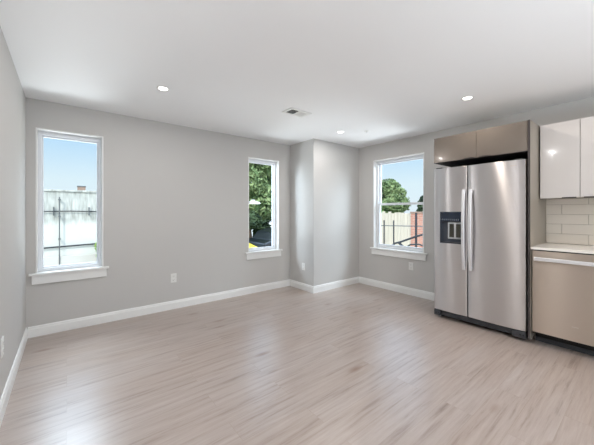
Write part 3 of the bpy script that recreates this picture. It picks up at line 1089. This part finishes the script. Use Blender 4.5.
def hedge(x0, x1, y0, y1, z0, z1, label, m, seed, n, size, name='hedge'):
    root = empty(name, ((x0 + x1) / 2, (y0 + y1) / 2, z0), label, 'hedge')
    r = random.Random(seed)
    bl = []
    for k in range(int(max(x1 - x0, y1 - y0) / 0.4) + 1):
        u = r.random()
        bl.append((r.uniform(x0, x1), r.uniform(y0, y1), r.uniform(z0 + (z1 - z0) * 0.4, z1 - 0.3), 0.42, 0.9))
        bl.append((r.uniform(x0, x1), r.uniform(y0, y1), z0 + 0.35, 0.42, 0.9))
    fb = MB()
    leaves(fb, bl, n, size, seed)
    fb.build('foliage', m, root)
    mb = MB()
    for k in range(5):
        u = (k + 0.5) / 5
        mb.tube([(x0 + (x1 - x0) * u, y0 + (y1 - y0) * u, z0), (x0 + (x1 - x0) * u + 0.05, y0 + (y1 - y0) * u, z0 + (z1 - z0) * 0.7)], 0.03, 6)
    mb.build('stem', M['bark'], root)
    return root
hedge(11.85, 12.0, 6.6, 10.5, GZ, 1.85, 'bright green hedge showing just over the top of the board fence', M['leafbright'], 21, 5000, 0.11)
hedge(6.0, 9.5, 11.35, 11.7, GZ, 1.2, 'dark hedge under the big green tree', M['leafdark'], 22, 5000, 0.13)
sh = empty('yard_plant', (0.74, 9.62, GZ), 'small green leafy plant in front of the pale yard wall', 'plant')
fb = MB()
leaves(fb, [(0.73, 9.62, 0.27, 0.13, 1.1), (0.70, 9.62, 0.38, 0.10, 0.9), (0.80, 9.62, 0.36, 0.12, 1.0), (0.78, 9.62, 0.05, 0.13, 1.0)], 460, 0.05, 31)
fb.build('foliage', M['leafbright'], sh)
MB().tube([(0.76, 9.62, GZ), (0.74, 9.62, -0.2), (0.75, 9.62, 0.3)], 0.012, 6).build('stem', M['bark'], sh)

# board fence and brick wall beyond the right hand yard
fe = empty('board_fence', (11.05, 8.6, GZ), 'weathered pale upright board fence outside the double hung window', 'fence')
mb = MB()
y = 6.28
k = 0
while y < 11.2:
    w_ = 0.135 + 0.02 * rng.random()
    mb.box(11.0, 11.022, y, y + w_, GZ + 0.02, 1.27 + rng.uniform(-0.05, 0.05), 0.004)
    y += w_ + 0.012
mb.build('board_panel', M['boards'], fe)
for z in (-0.4, 0.35, 1.0):
    MB().box(11.022, 11.07, 6.28, 11.2, z, z + 0.09).build('rail', M['boards'], fe)
for y in (6.4, 8.0, 9.6, 11.1):
    MB().box(11.07, 11.16, y - 0.045, y + 0.045, GZ, 1.22).build('post', M['boards'], fe)
bw = empty('brick_wall', (11.1, 4.6, GZ), 'red brick yard wall continuing right of the board fence', 'wall')
MB().box(10.95, 11.2, 3.0, 6.26, GZ, 1.24, 0.004).build('brickwork', M['redbrick'], bw)
MB().box(10.92, 11.23, 2.97, 6.27, 1.24, 1.30, 0.006).build('coping', M['chim'], bw)

ra = empty('yard_railing', (8.0, 5.2, GZ), 'dark metal railing with thin posts in front of the board fence', 'railing')
for y, z1, t in ((5.49, 1.02, 0.016), (5.14, 1.02, 0.016), (4.40, 1.26, 0.024), (3.4, 0.9, 0.016), (6.6, 0.9, 0.016)):
    MB().box(8.0 - t, 8.0 + t, y - t, y + t, GZ, z1, 0.003).build('post', M['cable'], ra)
for z, t in ((0.84, 0.014), (0.20, 0.014)):
    MB().tube([(8.0, 3.0, z + 0.06), (8.0, 7.0, z - 0.03)], t, 8).build('rail', M['conduit' if z > 0.5 else 'cable'], ra)
cb_ = tag(MB().tube([(7.96, 5.28, 0.16), (7.95, 5.05, 0.32), (7.95, 4.9, 0.36), (7.95, 4.7, 0.44), (7.95, 4.4, 0.56), (7.95, 4.1, 0.66), (7.95, 3.6, 0.80), (7.95, 3.0, 0.95)], 0.030, 8).tube([(7.95, 4.95, 0.36), (7.94, 4.80, 0.25), (7.94, 4.76, 0.05), (7.94, 4.78, -0.35), (7.94, 4.85, GZ + 0.03)], 0.04, 8).build('black_hose', M['cable'], loc=(7.95, 4.8, GZ)), 'thick black hose slung along the dark yard railing', 'hose')
tag(MB().tube([(7.87, 4.75, 0.16), (7.87, 4.5, 0.33), (7.87, 4.25, 0.36), (7.87, 4.0, 0.30), (7.87, 3.5, 0.36), (7.87, 3.0, 0.42)], 0.022, 8).build('black_cable', M['cable'], loc=(7.87, 4.2, 0.2)), 'thin black cable looping below the hose on the yard railing', 'cable')

# street lamp and two parked cars outside the second window
sl = empty('street_lamp', (4.98, 8.9, GZ), 'street lamp with a white flat head in front of the big green tree', 'street lamp')
MB().cyl((4.86, 9.4, GZ), (4.86, 9.4, 1.60), 0.035, 0.028, 12).build('pole', M['conduit'], sl)
MB().tube([(4.0, 8.6, 1.56), (4.15, 8.6, 1.62), (4.85, 8.6, 1.60)], 0.018, 8).build('arm', M['conduit'], sl)
mb = MB()
mb.prism([(u - 0.35, w + 0.0) for u, w in [(5.18, 1.555), (5.52, 1.555), (5.58, 1.585), (5.50, 1.63), (5.36, 1.655), (5.34, 1.70), (5.28, 1.70), (5.26, 1.655), (5.18, 1.63)]], 8.52, 8.68, 'y', 0.006)
mb.build('lamp_head', M['lampgrey'], sl)

def car(prefix_label, x, y, rz, body, scale=1.0):
    """small hatchback; local x forward, origin on the ground at its middle"""
    root = empty('parked_car', (x, y, GZ), prefix_label, 'car')
    def put(mb, name, m, smooth=False):
        mb.bm.transform(Matrix.Translation((x, y, GZ)) @ Matrix.Rotation(rz, 4, 'Z') @ Matrix.Scale(scale, 4))
        return mb.build(name, m, root, smooth)
    prof = [(-1.95, 0.35), (-1.98, 0.62), (-1.88, 0.92), (-1.55, 1.02), (-1.30, 1.30), (-0.70, 1.43), (0.15, 1.41), (0.85, 1.02), (1.60, 0.90), (1.90, 0.72), (1.96, 0.42), (1.90, 0.26), (-1.85, 0.26)]
    lower = [p for p in prof if p[1] <= 1.03]
    put(MB().prism(lower, -0.84, 0.84, 'y', 0.05), 'body', body)
    cab = [(-1.56, 1.0), (-1.30, 1.30), (-0.70, 1.43), (0.15, 1.41), (0.86, 1.0)]
    put(MB().prism(cab, -0.70, 0.70, 'y', 0.04), 'cabin_roof', body)
    gl = [(-1.36, 1.04), (-1.18, 1.27), (-0.68, 1.36), (0.10, 1.34), (0.66, 1.04)]
    put(MB().prism(gl, -0.712, 0.712, 'y', 0.01), 'side_window', M['carglass'])
    ws = [(0.20, 1.36), (0.80, 1.03), (0.85, 1.05), (0.25, 1.39)]
    put(MB().prism(ws, -0.60, 0.60, 'y', 0.005), 'windscreen', M['carglass'])
    for sx in (-1.22, 1.25):
        for sy in (-0.80, 0.80):
            w = put(MB().cyl((sx, sy - 0.1, 0.32), (sx, sy + 0.1, 0.32), 0.32, n=24), 'wheel', M['tyre'])
            s = 1 if sy > 0 else -1
            mb2 = MB().cyl((sx, sy + s * 0.09, 0.32), (sx, sy + s * 0.108, 0.32), 0.20, n=20)
            mb2.bm.transform(Matrix.Translation((x, y, GZ)) @ Matrix.Rotation(rz, 4, 'Z') @ Matrix.Scale(scale, 4))
            mb2.build('hubcap', M['rim'], w)
    for sy in (-0.58, 0.58):
        put(MB().box(1.83, 1.97, sy - 0.16, sy + 0.16, 0.60, 0.74, 0.03), 'headlamp', M['carglass'])
    put(MB().box(1.90, 1.985, -0.35, 0.35, 0.40, 0.58, 0.02), 'grille', M['black'])
    return root
car('yellow car partly seen at the bottom of the window beside the boxed corner', 3.80, 9.6, -math.pi / 2, M['yellow'], 1.10)
car('dark blue black car parked in front of the dark hedge', 7.6, 9.85, 0.0, M['darkcar'])
